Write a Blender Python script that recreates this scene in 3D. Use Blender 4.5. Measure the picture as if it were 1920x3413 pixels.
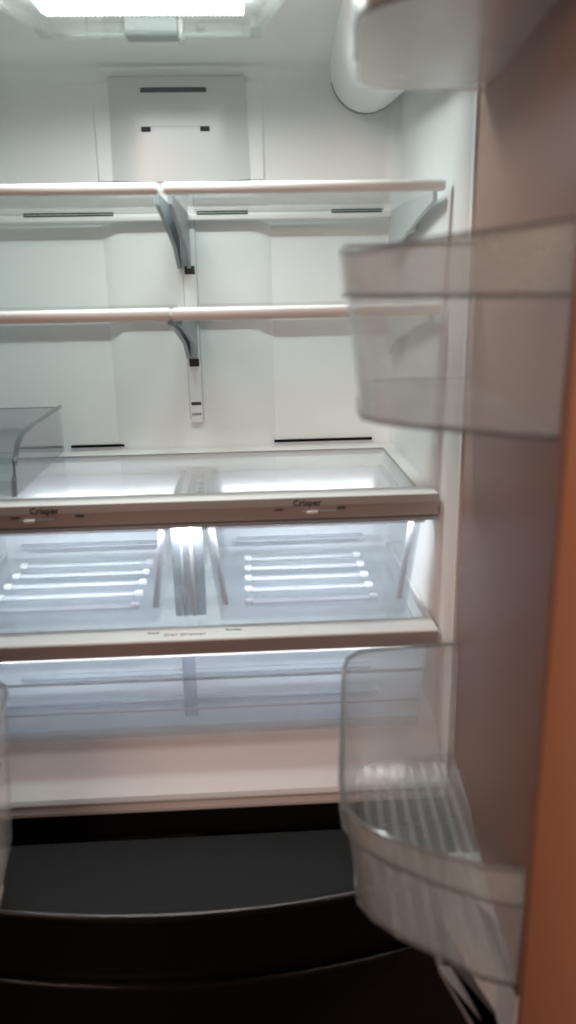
import bpy, bmesh, math
from mathutils import Vector, Matrix

# ------------------------------------------------------------------ camera, light, exposure
scene = bpy.context.scene
for o in list(bpy.data.objects):
    bpy.data.objects.remove(o, do_unlink=True)
COL = scene.collection

cam_d = bpy.data.cameras.new("camera")
cam_d.sensor_fit = 'VERTICAL'
cam_d.sensor_height = 36.0
cam_d.lens = 27.83
cam_d.clip_start = 0.02
cam_d.clip_end = 60
cam_d.dof.use_dof = True
cam_d.dof.focus_distance = 1.75
cam_d.dof.aperture_fstop = 3.0
cam = bpy.data.objects.new("camera", cam_d)
COL.objects.link(cam)
yaw, pitch, roll = math.radians(2.7917), math.radians(16.2031), math.radians(-1.0712)
Fv = Vector((math.sin(yaw)*math.cos(pitch), math.cos(yaw)*math.cos(pitch), -math.sin(pitch)))
R0 = Vector((math.cos(yaw), -math.sin(yaw), 0))
U0 = R0.cross(Fv)
Rv = math.cos(roll)*R0 + math.sin(roll)*U0
Uv = -math.sin(roll)*R0 + math.cos(roll)*U0
M = Matrix((Rv, Uv, -Fv)).transposed().to_4x4()
M.translation = Vector((0.1038, -1.015, 1.3315))
cam.matrix_world = M
scene.camera = cam

world = bpy.data.worlds.new("World")
scene.world = world
world.use_nodes = True
bg = world.node_tree.nodes['Background']
bg.inputs[0].default_value = (1.0, 0.62, 0.50, 1)
bg.inputs[1].default_value = 0.02

def area(name, loc, target, sx, sy, power, color, spread=180):
    l = bpy.data.lights.new(name, 'AREA')
    l.shape = 'RECTANGLE'; l.size = sx; l.size_y = sy
    l.energy = power; l.color = color; l.spread = math.radians(spread)
    o = bpy.data.objects.new(name, l); COL.objects.link(o)
    o.location = loc
    o.rotation_euler = (Vector(target)-Vector(loc)).to_track_quat('-Z', 'Y').to_euler()
    return o
# warm lamp of the dim room behind the photographer, and the LED lamp in the fridge ceiling
area("room_lamp", (-0.9, -3.0, 2.3), (0.1, 0, 1.0), 1.3, 0.9, 29, (1.0, 0.66, 0.55))
area("edge_fill_light", (1.45, -1.12, 1.45), (0.39, -0.45, 1.3), 0.3, 0.3, 21, (1.0, 0.64, 0.43))  # added warm light, aimed to brighten the door's free edge
area("fridge_led_light", (-0.01, 0.060, 1.6545), (-0.01, 0.075, 1.0), 0.27, 0.03, 2.1, (0.88, 1.0, 0.985), 165)
area("crisper_fill_light", (0.0, 0.096, 0.9955), (0.0, 0.27, 0.86), 0.69, 0.008, 2.9, (0.92, 0.955, 1.0), 98)  # added fill hidden under the cover rail to brighten the drawers
area("deli_fill_light", (0.0, 0.050, 0.8155), (0.0, 0.036, 0.60), 0.66, 0.008, 0.42, (1.0, 0.96, 0.93), 175)  # added fill hidden under the lower rail to lift the sill

scene.view_settings.view_transform = 'Standard'
scene.view_settings.look = 'None'
scene.view_settings.exposure = 0.1
scene.view_settings.gamma = 1
scene.cycles.max_bounces = 14
scene.cycles.diffuse_bounces = 6
scene.cycles.glossy_bounces = 5
scene.cycles.transmission_bounces = 6
scene.cycles.transparent_max_bounces = 48
scene.cycles.caustics_reflective = False
scene.cycles.caustics_refractive = False
scene.cycles.sample_clamp_indirect = 4

# ------------------------------------------------------------------ materials
def mat(name, color, rough=0.4, metallic=0.0, noise=0.04, nscale=6.0, bump=0.0, bscale=220, spec=0.5, coat=0.0):
    m = bpy.data.materials.new(name); m.use_nodes = True
    nt = m.node_tree; b = nt.nodes['Principled BSDF']
    b.inputs['Roughness'].default_value = rough
    b.inputs['Metallic'].default_value = metallic
    b.inputs['Specular IOR Level'].default_value = spec
    b.inputs['Coat Weight'].default_value = coat
    tc = nt.nodes.new('ShaderNodeTexCoord')
    n = nt.nodes.new('ShaderNodeTexNoise'); n.inputs['Scale'].default_value = nscale; n.inputs['Detail'].default_value = 5
    nt.links.new(tc.outputs['Object'], n.inputs['Vector'])
    r = nt.nodes.new('ShaderNodeMapRange')
    r.inputs['To Min'].default_value = 1-noise; r.inputs['To Max'].default_value = 1+noise
    nt.links.new(n.outputs['Fac'], r.inputs['Value'])
    mx = nt.nodes.new('ShaderNodeVectorMath'); mx.operation = 'SCALE'
    mx.inputs[0].default_value = color[:3]
    nt.links.new(r.outputs['Result'], mx.inputs['Scale'])
    nt.links.new(mx.outputs['Vector'], b.inputs['Base Color'])
    # worn, uneven gloss
    r2 = nt.nodes.new('ShaderNodeMapRange')
    r2.inputs['To Min'].default_value = max(0, rough-0.06); r2.inputs['To Max'].default_value = min(1, rough+0.06)
    nt.links.new(n.outputs['Fac'], r2.inputs['Value']); nt.links.new(r2.outputs['Result'], b.inputs['Roughness'])
    if bump > 0:
        n2 = nt.nodes.new('ShaderNodeTexNoise'); n2.inputs['Scale'].default_value = bscale
        nt.links.new(tc.outputs['Object'], n2.inputs['Vector'])
        bp = nt.nodes.new('ShaderNodeBump'); bp.inputs['Strength'].default_value = bump; bp.inputs['Distance'].default_value = 0.002
        nt.links.new(n2.outputs['Fac'], bp.inputs['Height']); nt.links.new(bp.outputs['Normal'], b.inputs['Normal'])
    return m

def clear(name, tint, milky, milk_col=(0.8, 0.83, 0.86), rough=0.07, ior=1.45, bump=0.15):
    """thin clear plastic or glass: see-through, with fresnel gloss and a little milky scatter"""
    m = bpy.data.materials.new(name); m.use_nodes = True
    nt = m.node_tree; nt.nodes.clear()
    out = nt.nodes.new('ShaderNodeOutputMaterial')
    tr = nt.nodes.new('ShaderNodeBsdfTransparent'); tr.inputs[0].default_value = (*tint, 1)
    gl = nt.nodes.new('ShaderNodeBsdfGlossy'); gl.inputs['Roughness'].default_value = rough; gl.inputs[0].default_value = (1, 1, 1, 1)
    df = nt.nodes.new('ShaderNodeBsdfDiffuse'); df.inputs[0].default_value = (*milk_col, 1)
    tl = nt.nodes.new('ShaderNodeBsdfTranslucent'); tl.inputs[0].default_value = (*milk_col, 1)
    a = nt.nodes.new('ShaderNodeMixShader'); a.inputs[0].default_value = 0.5
    nt.links.new(df.outputs[0], a.inputs[1]); nt.links.new(tl.outputs[0], a.inputs[2])
    tc = nt.nodes.new('ShaderNodeTexCoord'); n = nt.nodes.new('ShaderNodeTexNoise'); n.inputs['Scale'].default_value = 9; n.inputs['Detail'].default_value = 6
    nt.links.new(tc.outputs['Object'], n.inputs['Vector'])
    mr = nt.nodes.new('ShaderNodeMapRange'); mr.inputs['To Min'].default_value = milky*0.75; mr.inputs['To Max'].default_value = milky*1.25
    nt.links.new(n.outputs['Fac'], mr.inputs['Value'])
    b = nt.nodes.new('ShaderNodeMixShader'); nt.links.new(mr.outputs['Result'], b.inputs[0])
    nt.links.new(tr.outputs[0], b.inputs[1]); nt.links.new(a.outputs[0], b.inputs[2])
    fr = nt.nodes.new('ShaderNodeFresnel')
    # same gloss on the way out of the plastic as on the way in
    ge = nt.nodes.new('ShaderNodeNewGeometry'); ir = nt.nodes.new('ShaderNodeMapRange')
    ir.inputs['To Min'].default_value = ior; ir.inputs['To Max'].default_value = 1/ior
    nt.links.new(ge.outputs['Backfacing'], ir.inputs['Value']); nt.links.new(ir.outputs['Result'], fr.inputs['IOR'])
    bp = nt.nodes.new('ShaderNodeBump'); bp.inputs['Strength'].default_value = bump; bp.inputs['Distance'].default_value = 0.002
    n2 = nt.nodes.new('ShaderNodeTexNoise'); n2.inputs['Scale'].default_value = 35
    nt.links.new(tc.outputs['Object'], n2.inputs['Vector']); nt.links.new(n2.outputs['Fac'], bp.inputs['Height'])
    nt.links.new(bp.outputs['Normal'], gl.inputs['Normal'])
    c = nt.nodes.new('ShaderNodeMixShader'); nt.links.new(fr.outputs[0], c.inputs[0])
    nt.links.new(b.outputs[0], c.inputs[1]); nt.links.new(gl.outputs[0], c.inputs[2])
    nt.links.new(c.outputs[0], out.inputs['Surface'])
    return m

def glow(name, color, strength):
    m = bpy.data.materials.new(name); m.use_nodes = True
    nt = m.node_tree; nt.nodes.clear()
    out = nt.nodes.new('ShaderNodeOutputMaterial'); e = nt.nodes.new('ShaderNodeEmission')
    e.inputs[0].default_value = (*color, 1); e.inputs[1].default_value = strength
    nt.links.new(e.outputs[0], out.inputs['Surface'])
    return m

WHITE = mat("white_liner_plastic", (0.88, 0.90, 0.893), 0.34, noise=0.025, bump=0.05)
TRIM = mat("white_trim_plastic", (0.86, 0.85, 0.83), 0.38, noise=0.03)
SILL = mat("white_sill_plastic", (0.82, 0.81, 0.80), 0.35, noise=0.02)
FASCIA = mat("shaded_white_fascia", (0.38, 0.345, 0.335), 0.42, noise=0.04)  # white plastic too; shade on the front face is put into this darker tone
GREY = mat("grey_bracket_plastic", (0.34, 0.37, 0.385), 0.4, noise=0.06)
PALEGREY = mat("pale_grey_plastic", (0.60, 0.63, 0.635), 0.4)
DARK = mat("dark_slot", (0.03, 0.034, 0.036), 0.6)
SLOTGREEN = mat("green_glass_edge", (0.05, 0.085, 0.075), 0.25)
DIMLINER = mat("dim_tinted_door_liner", (0.285, 0.156, 0.121), 0.5, noise=0.06, nscale=3, bump=0.04)  # white plastic liner; the dim warm room light is mixed into its colour
GASKET = mat("dark_gasket_rubber", (0.06, 0.05, 0.05), 0.6)
STRIPGREY = mat("grey_vinyl", (0.30, 0.29, 0.285), 0.5)
BLACK = mat("black_stainless", (0.004, 0.003, 0.0035), 0.35, noise=0.15, bump=0.05, spec=0.25)
LEDGE = mat("charcoal_ledge", (0.0055, 0.006, 0.006), 0.65, noise=0.10, nscale=12, bump=0.1, spec=0.22)
MATTEBLACK = mat("matt_black_seal", (0.004, 0.004, 0.004), 0.8, spec=0.2)
EDGE = mat("polished_dark_edge", (0.13, 0.12, 0.115), 0.2, metallic=1.0, noise=0.1)
WARMEDGE = mat("warm_reflection_door_edge", (0.40, 0.195, 0.118), 0.5, metallic=0.2, noise=0.08, nscale=4)  # dark metal door edge; its warm reflection is put into the base colour
GLASS = clear("shelf_glass", (0.985, 0.995, 0.99), 0.015, rough=0.04, bump=0.03)
DRAWER = clear("clear_drawer_plastic", (0.97, 0.98, 0.995), 0.06, (0.79, 0.835, 0.885), 0.17)
RIB = clear("clear_drawer_rib", (0.95, 0.96, 0.98), 0.4, (0.88, 0.91, 0.96), 0.1)
FROST = clear("frosted_plastic_edge", (0.92, 0.94, 0.98), 0.6, (0.92, 0.94, 0.99), 0.12)
BIN = clear("clear_bin_plastic", (0.99, 0.99, 0.99), 0.21, (0.87, 0.91, 0.90), 0.14, ior=1.32)
BINLOW = clear("milky_lower_bin_plastic", (0.985, 0.985, 0.98), 0.21, (0.90, 0.90, 0.88), 0.14, ior=1.35)
BINRIMBAND = clear("milky_rim_band_plastic", (0.985, 0.985, 0.98), 0.27, (0.86, 0.90, 0.88), 0.15, ior=1.32)
BINRIM = clear("clear_bin_rim", (0.76, 0.76, 0.76), 0.28, (0.6, 0.61, 0.61), 0.12)
BINBAND = clear("milky_bin_plastic", (0.95, 0.95, 0.94), 0.42, (0.86, 0.82, 0.80), 0.2)
TRAY = clear("clear_tray_plastic", (0.90, 0.90, 0.905), 0.05, rough=0.06)
TRAYRIM = clear("clear_tray_rim", (0.66, 0.67, 0.69), 0.12, (0.45, 0.46, 0.48), 0.1)
DIVIDER = clear("grey_divider_plastic", (0.86, 0.89, 0.92), 0.35, (0.55, 0.60, 0.65), 0.1)
GLINT = clear("painted_glint_edge", (0.95, 0.97, 1.0), 0.75, (0.94, 0.96, 1.0), 0.08)  # clear plastic whitened so that glints are part of its colour
PALEBLUE = clear("painted_blue_reflection", (0.95, 0.97, 1.0), 0.32, (0.80, 0.88, 1.0), 0.15)  # tint stands for a bluish reflection
LAMPGLOW = glow("led_lens_glow", (0.92, 1.0, 0.985), 9.0)
LAMPSOFT = mat("lamp_cover_white", (0.86, 0.88, 0.87), 0.2)
LAMPCLEAR = clear("lamp_cover_clear", (0.95, 0.97, 0.96), 0.25, (0.85, 0.87, 0.86), 0.1)
LAMPPANE = clear("lamp_cover_pane", (0.98, 0.99, 0.985), 0.02, rough=0.05)
INK = mat("dark_print_ink", (0.035, 0.03, 0.03), 0.6)
REDINK = mat("reddish_print_ink", (0.30, 0.13, 0.10), 0.6)
KNOB = mat("pale_slider_plastic", (0.82, 0.80, 0.78), 0.3)
FLOORM = mat("brown_floor", (0.03, 0.024, 0.022), 0.6, noise=0.3)

# ------------------------------------------------------------------ helpers
ORIGIN = {}
def thing(name, label, cat, loc=(0, 0, 0), group=None):
    o = bpy.data.objects.new(name, None); COL.objects.link(o)
    o.empty_display_size = 0.05
    o.location = loc; o['label'] = label; o['category'] = cat
    if group: o['group'] = group
    ORIGIN[o] = Vector(loc)
    return o
def obj(name, bm, m, parent=None, label=None, smooth=True):
    bmesh.ops.recalc_face_normals(bm, faces=bm.faces)
    og = ORIGIN.get(parent, Vector((0, 0, 0)))
    bmesh.ops.translate(bm, verts=bm.verts, vec=-og)
    me = bpy.data.meshes.new(name); bm.to_mesh(me); bm.free()
    if smooth:
        try:
            me.shade_smooth(); me.set_sharp_from_angle(angle=math.radians(32))
        except Exception: pass
    me.materials.append(m)
    o = bpy.data.objects.new(name, me); COL.objects.link(o)
    if parent is not None:
        o.parent = parent; ORIGIN[o] = og
    if label: o['label'] = label
    return o
def add_box(bm, a, b, bevel=0.0, seg=2):
    lo = Vector([min(p, q) for p, q in zip(a, b)]); hi = Vector([max(p, q) for p, q in zip(a, b)])
    r = bmesh.ops.create_cube(bm, size=1.0); vs = r['verts']
    for v in vs:
        v.co = Vector([lo[i] + (v.co[i]+0.5)*(hi[i]-lo[i]) for i in range(3)])
    if bevel > 0:
        es = list({e for v in vs for e in v.link_edges})
        bmesh.ops.bevel(bm, geom=es, offset=bevel, segments=seg, affect='EDGES', profile=0.5)
    return bm
def box(a, b, bevel=0.0, seg=2):
    bm = bmesh.new(); return add_box(bm, a, b, bevel, seg)
def add_prism(bm, loop, vec):
    """closed loop of 3D points pushed along vec"""
    n = len(loop); vec = Vector(vec)
    A = [bm.verts.new(Vector(p)) for p in loop]; B = [bm.verts.new(Vector(p)+vec) for p in loop]
    bm.faces.new(A); bm.faces.new(B[::-1])
    for i in range(n):
        bm.faces.new((A[i], B[i], B[(i+1) % n], A[(i+1) % n]))
    return bm
def prism(loop, vec, bevel=0):
    bm = add_prism(bmesh.new(), loop, vec)
    if bevel: bmesh.ops.bevel(bm, geom=bm.edges[:], offset=bevel, segments=2, affect='EDGES', profile=0.5)
    return bm
def add_tube(bm, pts, r, seg=8, flat=1.0):
    pts = [Vector(p) for p in pts]; rings = []
    for i, p in enumerate(pts):
        t = (pts[min(i+1, len(pts)-1)]-pts[max(i-1, 0)]).normalized()
        up = Vector((0, 0, 1)) if abs(t.z) < 0.9 else Vector((0, 1, 0))
        s = t.cross(up).normalized(); u = s.cross(t)
        rings.append([bm.verts.new(p + s*math.cos(k*2*math.pi/seg)*r + u*math.sin(k*2*math.pi/seg)*r*flat) for k in range(seg)])
    for a, b in zip(rings, rings[1:]):
        for k in range(seg):
            bm.faces.new((a[k], a[(k+1) % seg], b[(k+1) % seg], b[k]))
    bm.faces.new(rings[0][::-1]); bm.faces.new(rings[-1])
    return bm
def tube(pts, r, seg=8, flat=1.0):
    return add_tube(bmesh.new(), pts, r, seg, flat)
def text(name, s, size, loc, m, parent, spacing=1.0):
    c = bpy.data.curves.new(name, 'FONT'); c.body = s; c.size = size; c.extrude = 0.0002; c.resolution_u = 2; c.offset = size*0.03
    c.align_x = 'CENTER'; c.align_y = 'CENTER'; c.space_character = spacing
    t = bpy.data.objects.new(name, c); COL.objects.link(t)
    me = bpy.data.meshes.new_from_object(t.evaluated_get(bpy.context.evaluated_depsgraph_get()))
    bpy.data.objects.remove(t, do_unlink=True)
    bm = bmesh.new(); bm.from_mesh(me)
    # stand it up to face the room (-y)
    for v in bm.verts: v.co = Vector((v.co.x, -v.co.z, v.co.y)) + Vector(loc)
    return obj(name, bm, m, parent, smooth=False)

D = 0.471; W = 0.382; ZC = 1.678

# ------------------------------------------------------------------ setting
bm = bmesh.new(); add_box(bm, (-2.5, -3.5, -0.05), (2.5, 1.2, 0.0))
fl = obj("floor", bm, FLOORM); fl['kind'] = 'structure'

# ------------------------------------------------------------------ the refrigerator
fr = thing("refrigerator", "open double door refrigerator with white lit interior and black freezer drawer below", "refrigerator", (0, 0.2, 0))

# inner liner: a box open at the front with rounded inside corners
bm = bmesh.new()
add_box(bm, (-W, 0.0, 0.60), (W, D, ZC))
front = [f for f in bm.faces if all(abs(v.co.y) < 1e-6 for v in f.verts)]
bmesh.ops.delete(bm, geom=front, context='FACES_ONLY')
es = [e for e in bm.edges if all(v.co.y > D-1e-4 for v in e.verts) or (abs(e.verts[0].co.y-e.verts[1].co.y) > 0.1 and e.verts[0].co.z > 1)]
bmesh.ops.bevel(bm, geom=es, offset=0.028, segments=6, affect='EDGES', profile=0.5)
liner = obj("inner_liner", bm, WHITE, fr)
sol = liner.modifiers.new("thickness", 'SOLIDIFY'); sol.thickness = 0.008; sol.offset = 1.0
# outer cabinet
for s in (-1, 1):
    obj("cabinet_side", box((s*0.418, 0.004, 0.02), (s*0.425, 0.60, 1.76), 0.002), BLACK, fr)
    obj("front_flange", box((s*(W+0.0005), -0.004, 0.575), (s*0.424, 0.003, ZC), 0.0015), WHITE, fr)
obj("cabinet_top", box((-0.4175, 0.004, 1.75), (0.4175, 0.60, 1.76), 0.002), BLACK, fr)
obj("front_flange", box((-0.424, -0.004, ZC+0.0005), (0.424, 0.003, 1.75), 0.0015), WHITE, fr)
obj("cabinet_back", box((-0.4175, 0.595, 0.02), (0.4175, 0.60, 1.75)), GREY, fr)
for s in (-1, 1):
    obj("hinge_cover", box((s*0.30, -0.06, 1.762), (s*0.42, 0.10, 1.785), 0.006), EDGE, fr)

# white floor sill under the deli drawer: flat at the back, rolling down to the front lip
prof = [(0.44, 0.640), (0.44, 0.673), (0.11, 0.673), (0.080, 0.6715), (0.062, 0.664), (0.046, 0.648), (0.003, 0.5895), (-0.001, 0.5855), (-0.001, 0.5805), (0.02, 0.5805)]
obj("floor_sill", prism([(-W+0.001, y, z) for y, z in prof], (2*W-0.002, 0, 0)), SILL, fr)
obj("mullion", box((-0.415, 0.0042, 0.535), (0.415, 0.018, 0.5798)), MATTEBLACK, fr)

# back wall column that carries the shelf track
def column(z0, z1, x0, x1, t, ch):
    b = bmesh.new()
    loop = [(x0-ch, D+0.001, z0), (x0, D-t, z0), (x1, D-t, z0), (x1+ch, D+0.001, z0)]
    return add_prism(b, loop, (0, 0, z1-z0))
obj("air_column", column(1.03, 1.499, -0.112, 0.127, 0.016, 0.030), WHITE, fr)
# upper duct cover: wide plate with a bowed front panel
b = bmesh.new()
N = 14
x0, x1 = -0.142, 0.149
loop = [(x0, D+0.001, 1.503)]
plate = [(x0, D+0.001), (x0+0.005, D-0.006), (x1-0.005, D-0.006), (x1, D+0.001)]
dc = obj("duct_cover", prism([(x, y, 1.5035) for x, y in plate], (0, 0, 1.655-1.5035)), WHITE, fr)
b = bmesh.new()
rows = []
NZ = 10
for j in range(NZ+1):
    v = j/NZ
    row = []
    for i in range(N+1):
        u = i/N*2-1
        x = 0.0035 + u*(0.118 - 0.004*v)
        zb = 1.500 + 0.0035*u*u
        z = zb + (1.664-zb)*v
        bulge = 0.008*(1-abs(u)**4) * (1 - max(0, (v-0.72)/0.28)**2)
        row.append(b.verts.new((x, D-0.0080-bulge, z)))
    rows.append(row)
for j in range(NZ):
    for i in range(N):
        b.faces.new((rows[j][i], rows[j][i+1], rows[j+1][i+1], rows[j+1][i]))
# close it to the plate behind
edge = [rows[0][i] for i in range(N+1)] + [rows[j][N] for j in range(1, NZ+1)] + [rows[NZ][i] for i in range(N-1, -1, -1)] + [rows[j][0] for j in range(NZ-1, 0, -1)]
back = [b.verts.new((v.co.x, D-0.0055, v.co.z)) for v in edge]
for i in range(len(edge)):
    k = (i+1) % len(edge); b.faces.new((edge[i], back[i], back[k], edge[k]))
panel = obj("bowed_panel", b, mat("glossy_white_panel", (0.72, 0.74, 0.735), 0.22, noise=0.02), dc)
obj("vent_slot", box((-0.058, D-0.0155, 1.6385), (0.052, D-0.007, 1.6465), 0.002), mat("vent_grey", (0.10, 0.11, 0.112), 0.6), dc)
for x in (-0.052, 0.047):
    obj("clip_hole", box((x-0.008, D-0.0172, 1.5785), (x+0.008, D-0.007, 1.5865), 0.001), DARK, dc)
obj("seam", box((-0.043, D-0.0166, 1.5865), (0.038, D-0.010, 1.587)), GREY, dc)
# gap under the duct cover
bm = bmesh.new()
add_tube(bm, [(0.0035+u*0.118, D-0.011-0.005*(1-u*u), 1.5+0.0035*u*u-0.001) for u in [i/10-1 for i in range(21)]], 0.0012, 6)
obj("shadow_gap_seal", bm, GREY, dc)
# ridge where ceiling meets back wall
obj("ceiling_ridge", tube([(x, D-0.030, ZC-0.007) for x in (-0.12, 0.0, 0.12)], 0.0032, 10, 0.5), WHITE, fr)

# shelf track with slots
tr = obj("shelf_track", box((-0.001, D-0.025, 1.085), (0.021, D-0.018, 1.476), 0.001), WHITE, fr)
for z, h, m in ((1.3575, 0.010, DARK), (1.197, 0.010, DARK), (1.121, 0.004, DARK), (1.1015, 0.003, GREY)):
    obj("track_slot", box((0.001, D-0.0265, z-h), (0.019, D-0.020, z+h*0.4), 0.0008), m, tr)
for x in (-0.0022, 0.0212):
    obj("track_groove", box((x-0.0008, D-0.0225, 1.09), (x+0.0018, D-0.0150, 1.474)), PALEGREY, tr)
# dark return-air slots behind the crisper cover
for a, c in ((-0.229, -0.122), (0.153, 0.339)):
    obj("air_slot", box((a, D-0.006, 1.0395), (c, D+0.002, 1.0435)), MATTEBLACK, fr)
# ceiling lamp
zl = ZC-0.022
lamp = obj("ceiling_lamp", prism([(-0.165, 0.226, ZC-0.002), (0.143, 0.226, ZC-0.002), (0.205, -0.0, ZC-0.002), (-0.225, -0.0, ZC-0.002)], (0, 0, 0.0025)), LAMPSOFT, fr)
b = bmesh.new()
def bar(bm, p, q, w, h, z):
    p = Vector(p); q = Vector(q); n = (q-p).normalized(); s = Vector((-n.y, n.x, 0))*w
    add_prism(bm, [(*(p+s).xy, z), (*(p-s).xy, z), (*(q-s).xy, z), (*(q+s).xy, z)], (0, 0, h))
for xa, xb in ((-0.150, -0.045), (0.032, 0.128)):
    b = bmesh.new(); bar(b, (xa, 0.207, 0), (xb, 0.207, 0), 0.005, 0.016, zl-0.002)
    obj("cover_rim", b, LAMPCLEAR, lamp)
for s, xa, xb in ((-1, -0.153, -0.198), (1, 0.131, 0.176)):
    b = bmesh.new(); bar(b, (xa, 0.205, 0), (xb, 0.0, 0), 0.004, 0.014, zl)
    obj("cover_side", b, LAMPCLEAR, lamp)
    b = bmesh.new(); add_box(b, (xa-0.007, 0.178, zl-0.004), (xa+0.007, 0.206, ZC-0.003), 0.002)
    obj("end_clip", b, LAMPCLEAR, lamp)
obj("cover_pane", prism([(-0.148, 0.20, zl), (0.126, 0.20, zl), (0.165, 0.002, zl), (-0.187, 0.002, zl)], (0, 0, 0.002)), LAMPPANE, lamp)
b = bmesh.new()
for i in range(44):
    x = -0.136 + i*(0.246/43)
    add_prism(b, [(x, 0.124, zl+0.0045), (x+0.0035, 0.140, zl+0.0045), (x+0.0052, 0.124, zl+0.0045)], (0, 0, 0.012))
add_box(b, (-0.137, 0.01, zl+0.0045), (0.1145, 0.1245, zl+0.0165))
obj("led_lens", b, LAMPGLOW, lamp)
b = bmesh.new(); add_box(b, (-0.044, 0.190, zl-0.004), (0.026, 0.222, ZC-0.004), 0.002)
obj("release_tab", b, mat("grey_tab", (0.40, 0.43, 0.425), 0.45), lamp)
b = bmesh.new(); add_box(b, (0.0262, 0.196, zl-0.006), (0.033, 0.226, ZC-0.004), 0.0015)
obj("tab_side", b, LAMPSOFT, lamp)

# water filter housing in the top right corner, round underneath
b = bmesh.new()
def filt(y, xl, xr, zb):
    pts = [(xl, y, ZC-0.001)]
    cx = (xl+xr)/2; r = (xr-xl)/2
    for i in range(13):
        a = math.pi + math.pi*i/12
        pts.append((cx+r*math.cos(a), y, zb+r+ r*math.sin(a)))
    pts.append((xr, y, ZC-0.001))
    return [b.verts.new(p) for p in pts]
secs = [filt(y, xl, 0.380, zb) for y, xl, zb in ((0.015, 0.246, 1.585), (0.035, 0.238, 1.578), (0.30, 0.248, 1.590), (0.43, 0.258, 1.600), (D-0.012, 0.262, 1.604), (D-0.001, 0.264, 1.606))]
for A, B in zip(secs, secs[1:]):
    for i in range(len(A)-1):
        b.faces.new((A[i], A[i+1], B[i+1], B[i]))
b.faces.new(secs[0]); b.faces.new(secs[-1][::-1])
fh = obj("water_filter_housing", b, WHITE, fr)
def ring(y, xl, zb, dr):
    cx = (xl+0.380)/2; r = (0.380-xl)/2+dr
    return [(cx+r*math.cos(math.pi+math.pi*i/14), y, zb+(0.380-xl)/2+r*math.sin(math.pi+math.pi*i/14)) for i in range(1, 11)]
obj("seam_ring", tube(ring(0.435, 0.2585, 1.6, 0.0003), 0.0009, 6), GREY, fh)
obj("seam_ring", tube(ring(D-0.006, 0.263, 1.605, 0.0006), 0.0009, 6), GREY, fh)

# side wall shelf ledges
for s in (-1, 1):
    for z in (1.425, 1.268):
        obj("wall_bracket", box((s*0.362, 0.30, z-0.022), (s*(W-0.0005), 0.452, z+0.010), 0.006, 3), WHITE, fr)
    obj("wall_rail", box((s*0.3745, 0.09, 1.010), (s*(W-0.0005), 0.455, 1.022), 0.003), WHITE, fr)
    obj("wall_rail", box((s*0.3745, 0.06, 0.813), (s*(W-0.0005), 0.455, 0.825), 0.003), WHITE, fr)

# freezer drawer with a bowed front
def bowy(x, off=0.0): return -0.190 + 0.43*x*x*(1 if abs(x) < 0.36 else 1) + off
def bowed(z0, z1, off, yback, xh=0.418, n=24):
    loop = [(xh*(1-2*i/n), bowy(xh*(1-2*i/n), off), z0) for i in range(n+1)]
    loop = [(xh, yback, z0)] + loop + [(-xh, yback, z0)]
    return add_prism(bmesh.new(), loop, (0, 0, z1-z0))
fd = obj("freezer_drawer", bowed(0.10, 0.5505, 0.004, -0.035), BLACK, fr)
obj("top_ledge", bowed(0.5508, 0.560, 0.012, -0.036), LEDGE, fd)
xs = [0.414*(1-2*i/40) for i in range(41)]
obj("top_edge", tube([(x, bowy(x, 0.008), 0.5555) for x in xs], 0.0052, 10), EDGE, fd)
obj("handle_lip", tube([(x, bowy(x, -0.001), 0.4555) for x in xs], 0.0055, 10, 0.8), EDGE, fd)
obj("drawer_seal", box((-0.405, -0.033, 0.12), (0.405, 0.003, 0.532), 0.004), MATTEBLACK, fd)
for s in (-1, 1):
    obj("levelling_foot", box((s*0.33, 0.05, 0.0), (s*0.37, 0.09, 0.0195), 0.004), EDGE, fr)
    obj("levelling_foot", box((s*0.33, 0.50, 0.0), (s*0.37, 0.54, 0.0195), 0.004), EDGE, fr)
obj("kick_plate", box((-0.41, -0.02, 0.02), (0.41, 0.003, 0.095), 0.003), MATTEBLACK, fr)

# the two doors, swung open about 84 degrees
ang = math.radians(84.1)
def door(side):
    H = (0.3755, -0.045)
    d = (-math.cos(ang), -math.sin(ang)); n = (-math.sin(ang), math.cos(ang))
    def P(s, t, z):
        x = H[0]+d[0]*s+n[0]*t; y = H[1]+d[1]*s+n[1]*t
        return (x if side > 0 else 0.008-x, y, z)
    def slab(s0, s1, t0, t1, z0, z1, bev=0):
        return prism([P(s0, t0, z0), P(s1, t0, z0), P(s1, t1, z0), P(s0, t1, z0)], (0, 0, z1-z0), bev)
    dr = obj("door", slab(-0.012, 0.411, -0.112, -0.046, 0.586, 1.755, 0.004), BLACK, fr)
    obj("liner", slab(0.0, 0.411, -0.029, 0.0, 0.612, 1.735, 0.004), DIMLINER if side > 0 else DIMLINER, dr)
    obj("gasket", slab(-0.006, 0.4105, -0.0455, -0.0295, 0.596, 1.745, 0.003), STRIPGREY, dr)
    obj("free_edge", slab(0.4115, 0.4155, -0.112, -0.003, 0.586, 1.755, 0.0015), WARMEDGE, dr, "free edge of the door, a warm reflection put into its orange brown colour")
    # lower dyke of the liner with its seal, rounding off towards the free edge
    def foot(ts, z0, z1, m, nm):
        ss = (0.22 if z1 > 0.65 else 0.275, 0.29, 0.31, 0.335, 0.36, 0.39, 0.41)
        loop = [P(ss[0], ts[1], z0)] + [P(s, ts[0]-max(0, s-0.24)*0.36-max(0, s-0.36)*0.5, z0) for s in ss] + [P(ss[-1], ts[1], z0)]
        obj(nm, prism(loop, (0, 0, z1-z0)), m, dr)
    foot((0.036, 0.0005), 0.6, 0.698, TRIM, "lower_dyke")
    foot((0.050, 0.0005), 0.592, 0.5998, GASKET, "lower_seal")
    foot((0.063, 0.0005), 0.584, 0.5918, STRIPGREY, "lower_strip")
    return P
PR = door(1); PL = door(-1)

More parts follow.
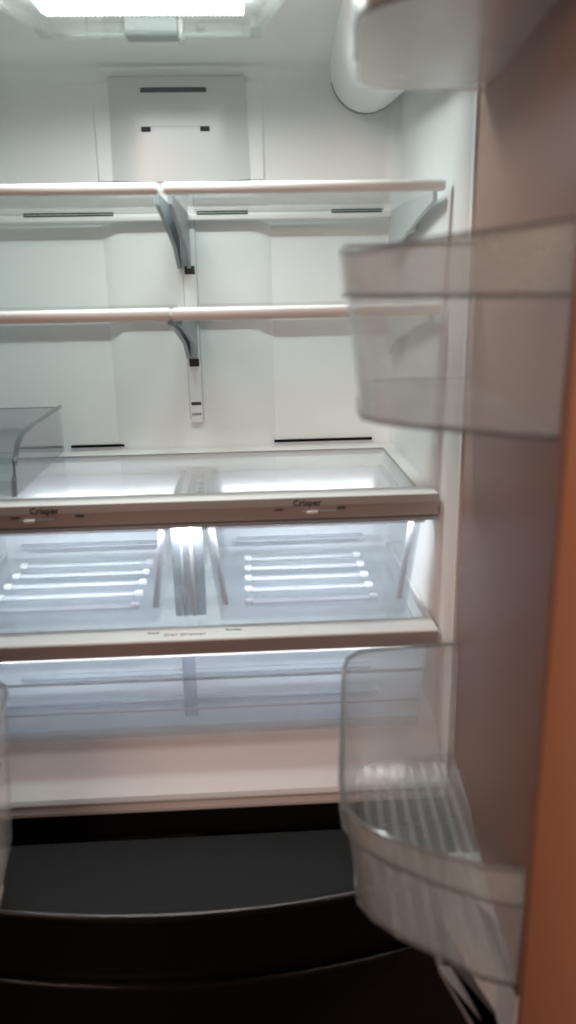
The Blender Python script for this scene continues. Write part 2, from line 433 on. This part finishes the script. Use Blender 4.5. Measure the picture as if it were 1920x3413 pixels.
# ------------------------------------------------------------------ glass shelves
def shelf(name, label, x0, x1, z, zt0, zt1, inner, group, grooves=()):
    t = thing(name, label, "shelf", ((x0+x1)/2, 0.26, z), group)
    obj("glass_pane", box((x0+0.004, 0.092, z-0.0022), (x1-0.004, 0.444, z+0.0022), 0.0006, 1), GLASS, t)
    b = bmesh.new(); add_box(b, (x0+0.02, 0.4442, z-0.0022), (x1-0.02, 0.4455, z+0.0022))
    obj("glass_edge", b, SLOTGREEN, t)
    obj("front_trim", box((x0, 0.079, zt0), (x1, 0.0945, zt1), 0.0045, 3), TRIM, t)
    # notched rear trim under the glass
    b = bmesh.new()
    add_box(b, (x0+0.004, 0.424, z-0.0135), (x1-0.004, 0.4435, z-0.0024), 0.002)
    obj("rear_trim", b, TRIM, t)
    for ga, gb in grooves:
        obj("trim_groove", box((ga, 0.4230, z-0.0052), (gb, 0.4239, z-0.0027)), SLOTGREEN, t)
    for xa, nm in ((inner, 'support_arm'), ((x0+0.008) if abs(x0) > abs(x1) else (x1-0.008), 'support_arm')):
        loop = [(xa-0.003, 0.110, z-0.0024), (xa-0.003, 0.427, z-0.0024), (xa-0.003, 0.4445, z-0.012), (xa-0.003, 0.4445, z-0.088), (xa-0.003, 0.432, z-0.092), (xa-0.003, 0.36, z-0.060), (xa-0.003, 0.20, z-0.030), (xa-0.003, 0.110, z-0.016)]
        a = obj(nm, prism(loop, (0.006, 0, 0)), GREY if xa == inner else PALEGREY, t)
        if xa == inner:
            obj("arm_hook", box((xa-0.002, 0.4447, z-0.090), (xa+0.002, 0.455, z-0.078)), DARK, a)
    return t
shelf("glass_shelf", "upper left glass shelf with cream front trim, left of the gap above the track", -0.374, -0.0015, 1.449, 1.4425, 1.4565, -0.007, "upper and middle glass shelves", [(-0.262, -0.112)])
shelf("glass_shelf", "upper right glass shelf with cream front trim ending at the right wall", 0.0035, 0.372, 1.449, 1.4425, 1.4565, 0.010, "upper and middle glass shelves", [(0.028, 0.115), (0.258, 0.345)])
shelf("glass_shelf", "middle left glass shelf, its peach front trim running out of the left side", -0.374, 0.0055, 1.2945, 1.284, 1.3005, 0.001, "upper and middle glass shelves")
shelf("glass_shelf", "middle right glass shelf with peach front trim passing behind the door bin", 0.0062, 0.372, 1.2945, 1.284, 1.3005, 0.0145, "upper and middle glass shelves")

# ------------------------------------------------------------------ crisper cover
cc = thing("crisper_cover", "wide glass crisper cover in a white frame with two humidity sliders on its front", "shelf", (0, 0.25, 1.0))
def quad_frame(parent, xo, y0, y1, xi, yi0, yi1, z0, z1, m, rc=0.02):
    b = bmesh.new()
    add_box(b, (-xo, y0, z0), (xo, yi0, z1), 0.002)
    obj("front_rail", b, m, parent)
    obj("rear_rail", box((-xo, yi1, z0), (xo, y1, z1), 0.002), m, parent)
    for s in (-1, 1):
        obj("side_rail", box((s*xi, yi0+0.0003, z0+0.0006), (s*xo, yi1-0.0003, z1-0.0006), 0.002), m, parent)
quad_frame(cc, 0.3735, 0.070, 0.449, 0.352, 0.114, 0.408, 1.024, 1.037, TRIM)
obj("glass_panel", box((-0.3515, 0.1145, 1.030), (0.3515, 0.4075, 1.0345), 0.0005, 1), GLASS, cc)
obj("glass_seal", box((-0.3515, 0.4035, 1.0347), (0.3515, 0.4073, 1.0356)), GREY, cc)
for s in (-1, 1):
    obj("glass_seal", box((s*0.3487, 0.116, 1.0347), (s*0.3513, 0.4033, 1.0356)), GREY, cc)
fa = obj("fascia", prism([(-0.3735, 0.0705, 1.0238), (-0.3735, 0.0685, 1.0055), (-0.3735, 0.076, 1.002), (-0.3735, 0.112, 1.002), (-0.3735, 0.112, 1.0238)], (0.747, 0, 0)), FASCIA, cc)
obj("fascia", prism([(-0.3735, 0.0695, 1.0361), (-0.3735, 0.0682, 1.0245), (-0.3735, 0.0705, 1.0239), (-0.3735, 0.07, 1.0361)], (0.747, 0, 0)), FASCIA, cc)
obj("lower_edge", box((-0.372, 0.0715, 0.9965), (0.372, 0.11, 1.0018), 0.001), GREY, cc)
yl = 0.0678
for hx, lx, rx, kx in ((-0.186, -0.227, -0.137, -0.207), (0.184, 0.144, 0.233, 0.191)):
    text("print", "Crisper", 0.0125, (hx, 0.0682, 1.0287), INK, fa, 1.05)
    text("print", "Low", 0.0062, (lx, yl, 1.0205), INK, fa)
    text("print", "High", 0.0066, (rx, yl, 1.0205), INK, fa)
    sl = obj("slider_slot", box((kx-0.014, 0.0676, 1.0145), (kx+0.035, 0.072, 1.0168), 0.0006), GREY, fa)
    obj("slider_knob", box((kx-0.008, 0.0630, 1.0130), (kx+0.008, 0.0671, 1.0180), 0.0015), KNOB, fa)

for y, z, nm in ((0.096, 0.9963, "fill_strip"),):
    obj(nm, box((-0.33, y-0.004, z-0.0005), (0.33, y+0.004, z+0.0001)), LAMPGLOW, cc)  # glowing strip added to go with the crisper fill
# ------------------------------------------------------------------ crisper drawers
def tub(nm, x0, x1, y0, y1, z0, z1, tp, m, th=0.0028, label=None):
    """open tub: outer x/y range at the top, walls leaning in by tp at the bottom"""
    X0, X1, Y0, Y1 = x0+tp, x1-tp, y0+tp*0.35, y1-tp*1.4
    b_ = bmesh.new()
    def loop(off, z, bot):
        if bot: return [b_.verts.new((x, y, z)) for x, y in ((X0+off, Y0+off), (X1-off, Y0+off), (X1-off, Y1-off), (X0+off, Y1-off))]
        return [b_.verts.new((x, y, z)) for x, y in ((x0+off, y0+off), (x1-off, y0+off), (x1-off, y1-off), (x0+off, y1-off))]
    ob, ot, it, ib = loop(0, z0, 1), loop(0, z1, 0), loop(th, z1, 0), loop(th, z0+th, 1)
    for A, B in ((ob, ot), (ot, it), (it, ib)):
        for i in range(4): b_.faces.new((A[i], A[(i+1) % 4], B[(i+1) % 4], B[i]))
    b_.faces.new(ob); b_.faces.new(ib)
    ve = [e for e in b_.edges if abs(e.verts[0].co.z-e.verts[1].co.z) > 0.05]
    bmesh.ops.bevel(b_, geom=ve, offset=0.009, segments=4, affect='EDGES', profile=0.5)
    return obj(nm, b_, m, fr, label), X0, X1, Y0, Y1
def crisper(label, x0, x1):
    t, X0, X1, Y0, Y1 = tub("crisper_drawer", x0, x1, 0.076, 0.440, 0.8465, 0.992, 0.018, DRAWER, label=label)
    for y in (0.335, 0.285, 0.235, 0.185, 0.135):
        o = obj("floor_rib", box((X0+0.045, y-0.006, 0.8495), (X1-0.045, y+0.006, 0.8565), 0.003, 3), RIB, t)
        for xe_ in (X0+0.042, X1-0.042):
            obj("rib_end_glint", box((xe_-0.007, y-0.006, 0.8496), (xe_+0.007, y+0.006, 0.8590), 0.003, 3), GLINT, t)  # pale blocks added as painted highlights at the rib ends
    obj("rear_ledge", box((X0+0.02, Y1-0.030, 0.868), (X1-0.02, Y1-0.004, 0.8715), 0.001), RIB, t)
    # rolled rim, and thick corner edges with glints put into their colour
    obj("rim", box((x0-0.004, 0.0735, 0.9922), (x1+0.004, 0.0795, 0.9955), 0.001), FROST, t)
    for s, xe in ((-1, x0), (1, x1)):
        obj("rim", box((xe-0.005, 0.080, 0.9922), (xe+0.005, 0.442, 0.9952), 0.001), FROST, t)
        XE = X0 if s < 0 else X1
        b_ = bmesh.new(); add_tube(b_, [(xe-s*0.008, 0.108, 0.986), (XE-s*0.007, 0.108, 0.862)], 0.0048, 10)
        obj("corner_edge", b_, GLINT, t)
    return t
crisper("left clear crisper drawer with ribbed base", -0.362, -0.020)
crisper("right clear crisper drawer with ribbed base, beside the right wall", 0.036, 0.352)
dv = thing("drawer_divider", "clear upright divider standing between the two crisper drawers", "divider", (0.008, 0.2, 0.842))
for x in (-0.001, 0.018):
    obj("upright", box((x-0.0015, 0.118, 0.8425), (x+0.0015, 0.42, 0.9945), 0.0006, 1), BIN, dv)
for x0_, x1_ in ((-0.0165, -0.004), (0.0, 0.0095), (0.0155, 0.031)):
    obj("front_plate", box((x0_, 0.114, 0.8425), (x1_, 0.117, 0.9935), 0.001), DIVIDER, dv)
for x0_, x1_ in ((-0.0035, -0.0003), (0.0098, 0.0152)):
    obj("post_glint", box((x0_, 0.1115, 0.8425), (x1_, 0.1175, 0.9935), 0.0012), GLINT, dv)  # whitened strips in place of highlights along the plate edges
obj("cross_tie", box((-0.012, 0.25, 0.93), (0.026, 0.256, 0.934), 0.0008), GREY, dv)

# ------------------------------------------------------------------ deli cover and deli drawer
dc2 = thing("deli_cover", "lower white rail and glass panel under the crisper drawers, above the wide drawer", "shelf", (0, 0.25, 0.82))
obj("front_rail", box((-0.3725, 0.035, 0.8215), (0.3725, 0.084, 0.840), 0.0025), TRIM, dc2)
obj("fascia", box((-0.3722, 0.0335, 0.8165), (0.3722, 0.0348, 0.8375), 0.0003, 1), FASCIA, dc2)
obj("glass_panel", box((-0.366, 0.0843, 0.833), (0.366, 0.44, 0.837), 0.0005, 1), GLASS, dc2)
for s in (-1, 1):
    obj("side_rail", box((s*0.3663, 0.0843, 0.826), (s*0.3725, 0.45, 0.840), 0.002), TRIM, dc2)
def flat_text(nm, s_, size, x, y, m):
    c = bpy.data.curves.new(nm, 'FONT'); c.body = s_; c.size = size; c.extrude = 0.0002; c.align_x = 'CENTER'; c.align_y = 'CENTER'; c.resolution_u = 2
    t_ = bpy.data.objects.new(nm, c); COL.objects.link(t_)
    me = bpy.data.meshes.new_from_object(t_.evaluated_get(bpy.context.evaluated_depsgraph_get()))
    bpy.data.objects.remove(t_, do_unlink=True)
    b_ = bmesh.new(); b_.from_mesh(me)
    for v in b_.verts: v.co = Vector((v.co.x+x, v.co.y+y, 0.8403+v.co.z))
    obj(nm, b_, m, dc2, smooth=False)
flat_text("print", "Cold", 0.009, -0.045, 0.060, INK)
flat_text("print", "Deli Drawer", 0.012, 0.002, 0.052, REDINK)
flat_text("print", "Colder", 0.009, 0.073, 0.062, INK)

dd = tub("deli_drawer", -0.358, 0.362, 0.054, 0.430, 0.6755, 0.806, 0.010, DRAWER, 0.003, "full width clear shallow drawer over the white floor sill")[0]
obj("rim", box((-0.362, 0.048, 0.8063), (0.366, 0.060, 0.8098), 0.0012), FROST, dd)
obj("front_step", box((-0.352, 0.0495, 0.766), (0.356, 0.0538, 0.770), 0.001), BINRIM, dd)
obj("front_step", box((-0.346, 0.0515, 0.716), (0.350, 0.0550, 0.7195), 0.001), FROST, dd)
obj("bottom_bead", box((-0.345, 0.050, 0.674), (0.35, 0.0566, 0.690), 0.003), BIN, dd)
for y in (0.33, 0.24, 0.15):
    obj("floor_rib", box((-0.30, y-0.008, 0.6788), (0.305, y+0.008, 0.686), 0.003, 3), RIB, dd)
obj("blue_reflection", box((-0.006, 0.0585, 0.70), (0.014, 0.066, 0.804), 0.003, 2), PALEBLUE, dd)  # bluish reflection on the drawer front, built as a pale bar

# ------------------------------------------------------------------ clear tray on the crisper cover, far left
ty = thing("clear_tray", "clear open tray with a smoky curved rim on the crisper cover at the left edge", "tray", (-0.30, 0.28, 1.0378))
xr = -0.236
prof = [(0.44, 1.0385), (0.44, 1.120), (0.215, 1.120), (0.185, 1.118), (0.155, 1.108), (0.132, 1.088), (0.118, 1.062), (0.112, 1.0385)]
obj("side_panel", prism([(xr, y, z) for y, z in prof], (-0.0025, 0, 0)), TRAY, ty)
obj("side_panel", prism([(-0.368, y, z) for y, z in prof], (-0.0025, 0, 0)), TRAY, ty)
obj("base", box((-0.3675, 0.113, 1.0385), (xr-0.003, 0.437, 1.0410)), TRAY, ty)
obj("rear_panel", box((-0.3675, 0.4375, 1.0385), (xr-0.003, 0.44, 1.1195)), TRAY, ty)
obj("rim", tube([(xr-0.001, y, z+0.001) for y, z in [(0.44, 1.120), (0.33, 1.120)] + prof[2:]], 0.0042, 8), TRAYRIM, ty)
obj("front_panel", box((-0.3675, 0.112, 1.0412), (xr-0.003, 0.1145, 1.064), 0.0008), TRAY, ty)
obj("rim", box((-0.3675, 0.4365, 1.1197), (xr-0.006, 0.4410, 1.1215), 0.0008), TRAYRIM, ty)

# ------------------------------------------------------------------ door bins
RIMPLAN = [(0.332, -0.452), (0.300, -0.4405), (0.262, -0.418), (0.226, -0.391), (0.200, -0.363), (0.1885, -0.335), (0.1895, -0.300), (0.2010, -0.210), (0.2135, -0.120), (0.2210, -0.098), (0.2380, -0.084), (0.262, -0.079), (0.371, -0.072)]
def door_bin(label, zb, zt, side=1, inset=0.016, rise=0.016, band=None, ribs=False, floor_z=None, far=None, group="clear bins on the open doors", opaque=None):
    def mx(p): return (p[0] if side > 0 else 0.008-p[0], p[1])
    n = len(RIMPLAN)
    def inner(p, k, i):   # bottom plan leans towards the door
        w = 1.0 if 2 <= i <= n-3 else 0.35
        return (p[0]+k*w, p[1]+(0.4*k if i < 5 else 0))
    c = mx((0.29, -0.26))
    t = thing("door_bin", label, "bin", (c[0], c[1], zb), group)
    # liner side distance -> rim rises towards the door
    def rimz(i):
        u = 0
        if i <= 4: u = (4-i)/4
        elif i >= 6: return zt + (rise if far is None else far)*min(1, (-0.335-RIMPLAN[i][1])/-0.25)
        return zt + rise*u
    lev = [0, 0.25, 0.5, 0.75, 1.0]
    def strip(za, zbm, off=0.0, th=0.0025, hi=None):
        b_ = bmesh.new(); outer = []; inn = []
        for i, p in enumerate(RIMPLAN[:hi]):
            oc = []; ic = []
            for l in lev:
                top = rimz(i) if zbm is None else zbm
                z = za + (top-za)*l
                k = inset*(1 - (z-zb)/max(1e-6, (zt-zb)))
                q = inner(p, max(k, 0)-off, i); q2 = inner(q, th, i)
                oc.append(b_.verts.new((*mx(q), z))); ic.append(b_.verts.new((*mx(q2), z)))
            outer.append(oc); inn.append(ic)
        L = len(lev); m_ = len(outer)
        for i in range(m_-1):
            for j in range(L-1):
                b_.faces.new((outer[i][j], outer[i+1][j], outer[i+1][j+1], outer[i][j+1]))
                b_.faces.new((inn[i][j], inn[i][j+1], inn[i+1][j+1], inn[i+1][j]))
            b_.faces.new((outer[i][L-1], outer[i+1][L-1], inn[i+1][L-1], inn[i][L-1]))
            b_.faces.new((outer[i][0], inn[i][0], inn[i+1][0], outer[i+1][0]))
        for i in (0, m_-1):
            for j in range(L-1):
                b_.faces.new((outer[i][j], outer[i][j+1], inn[i][j+1], inn[i][j]))
        return b_
    def beads(zf, r, off=0.0, lo=0, hi=n):
        pts = []
        for i in range(lo, hi):
            z = zf(i); k = inset*(1-(z-zb)/(zt-zb)); q = inner(RIMPLAN[i], max(k, 0)-off, i); pts.append((*mx(q), z))
        return tube(pts, r, 8)
    wm = opaque or BIN
    obj("front_wall", strip(zb if floor_z is None else floor_z, None), wm, t)
    fz = zb if floor_z is None else floor_z
    kk = inset*(1-(fz-zb)/(zt-zb))
    loop = [(*mx(inner(p, kk+0.003, i)), fz+0.0008) for i, p in enumerate(RIMPLAN)]
    obj("base", prism(loop, (0, 0, 0.0025)), wm, t)
    obj("rim", beads(lambda i: rimz(i)+0.0015, 0.0028), BINRIM, t)
    if band:
        obj("rim_band", strip(band[0], None, 0.0032, 0.002, 8), BINRIMBAND, t)
        obj("band_edge", beads(lambda i: band[0], 0.0022, 0.0035, 0, 8), BINRIM, t)
    if floor_z is not None:
        obj("lower_band", strip(zb, floor_z-0.002, 0.001), BINBAND, t)
        obj("band_edge", beads(lambda i: floor_z-0.001, 0.0028, 0.002), BINRIM, t)
        obj("band_edge", beads(lambda i: zb + (floor_z-zb)*0.78, 0.0020, 0.001), BIN, t)
    obj("bottom_bead", beads(lambda i: zb, 0.0026, 0.0, 0, 8), BINRIM, t)
    if ribs:
        for k in range(9):
            x = 0.228 + k*0.0165
            a_ = (x+0.012, -0.10); b2 = (x-0.008, -0.385 - 0.0*k)
            if b2[0] > 0.26: b2 = (x-0.008, -0.42)
            if b2[0] < 0.235: b2 = (x-0.002, -0.34)
            if k > 6: a_ = (x+0.006, -0.10)
            pts = [(*mx(a_), fz+0.0045), (*mx(b2), fz+0.0045)]
            obj("floor_rib", tube(pts, 0.0034, 8, 0.8), BIN, t)
    return t
door_bin("milky door bin at the top of the right door, running out of the picture", 1.527, 1.66, rise=0.01, inset=0.012, opaque=BINBAND)
door_bin("clear door bin with a deep rim band, halfway up the right door", 1.2165, 1.352, band=(1.3195, None))
door_bin("clear door bin with ribbed base and deep rim band, lowest on the right door", 0.702, 0.822, rise=0.012, far=0.045, ribs=True, band=(0.797, None), opaque=BINLOW)
door_bin("clear door bin at the left edge of the picture, low on the left door", 0.640, 0.835, side=-1, rise=0.012, band=(0.81, None))
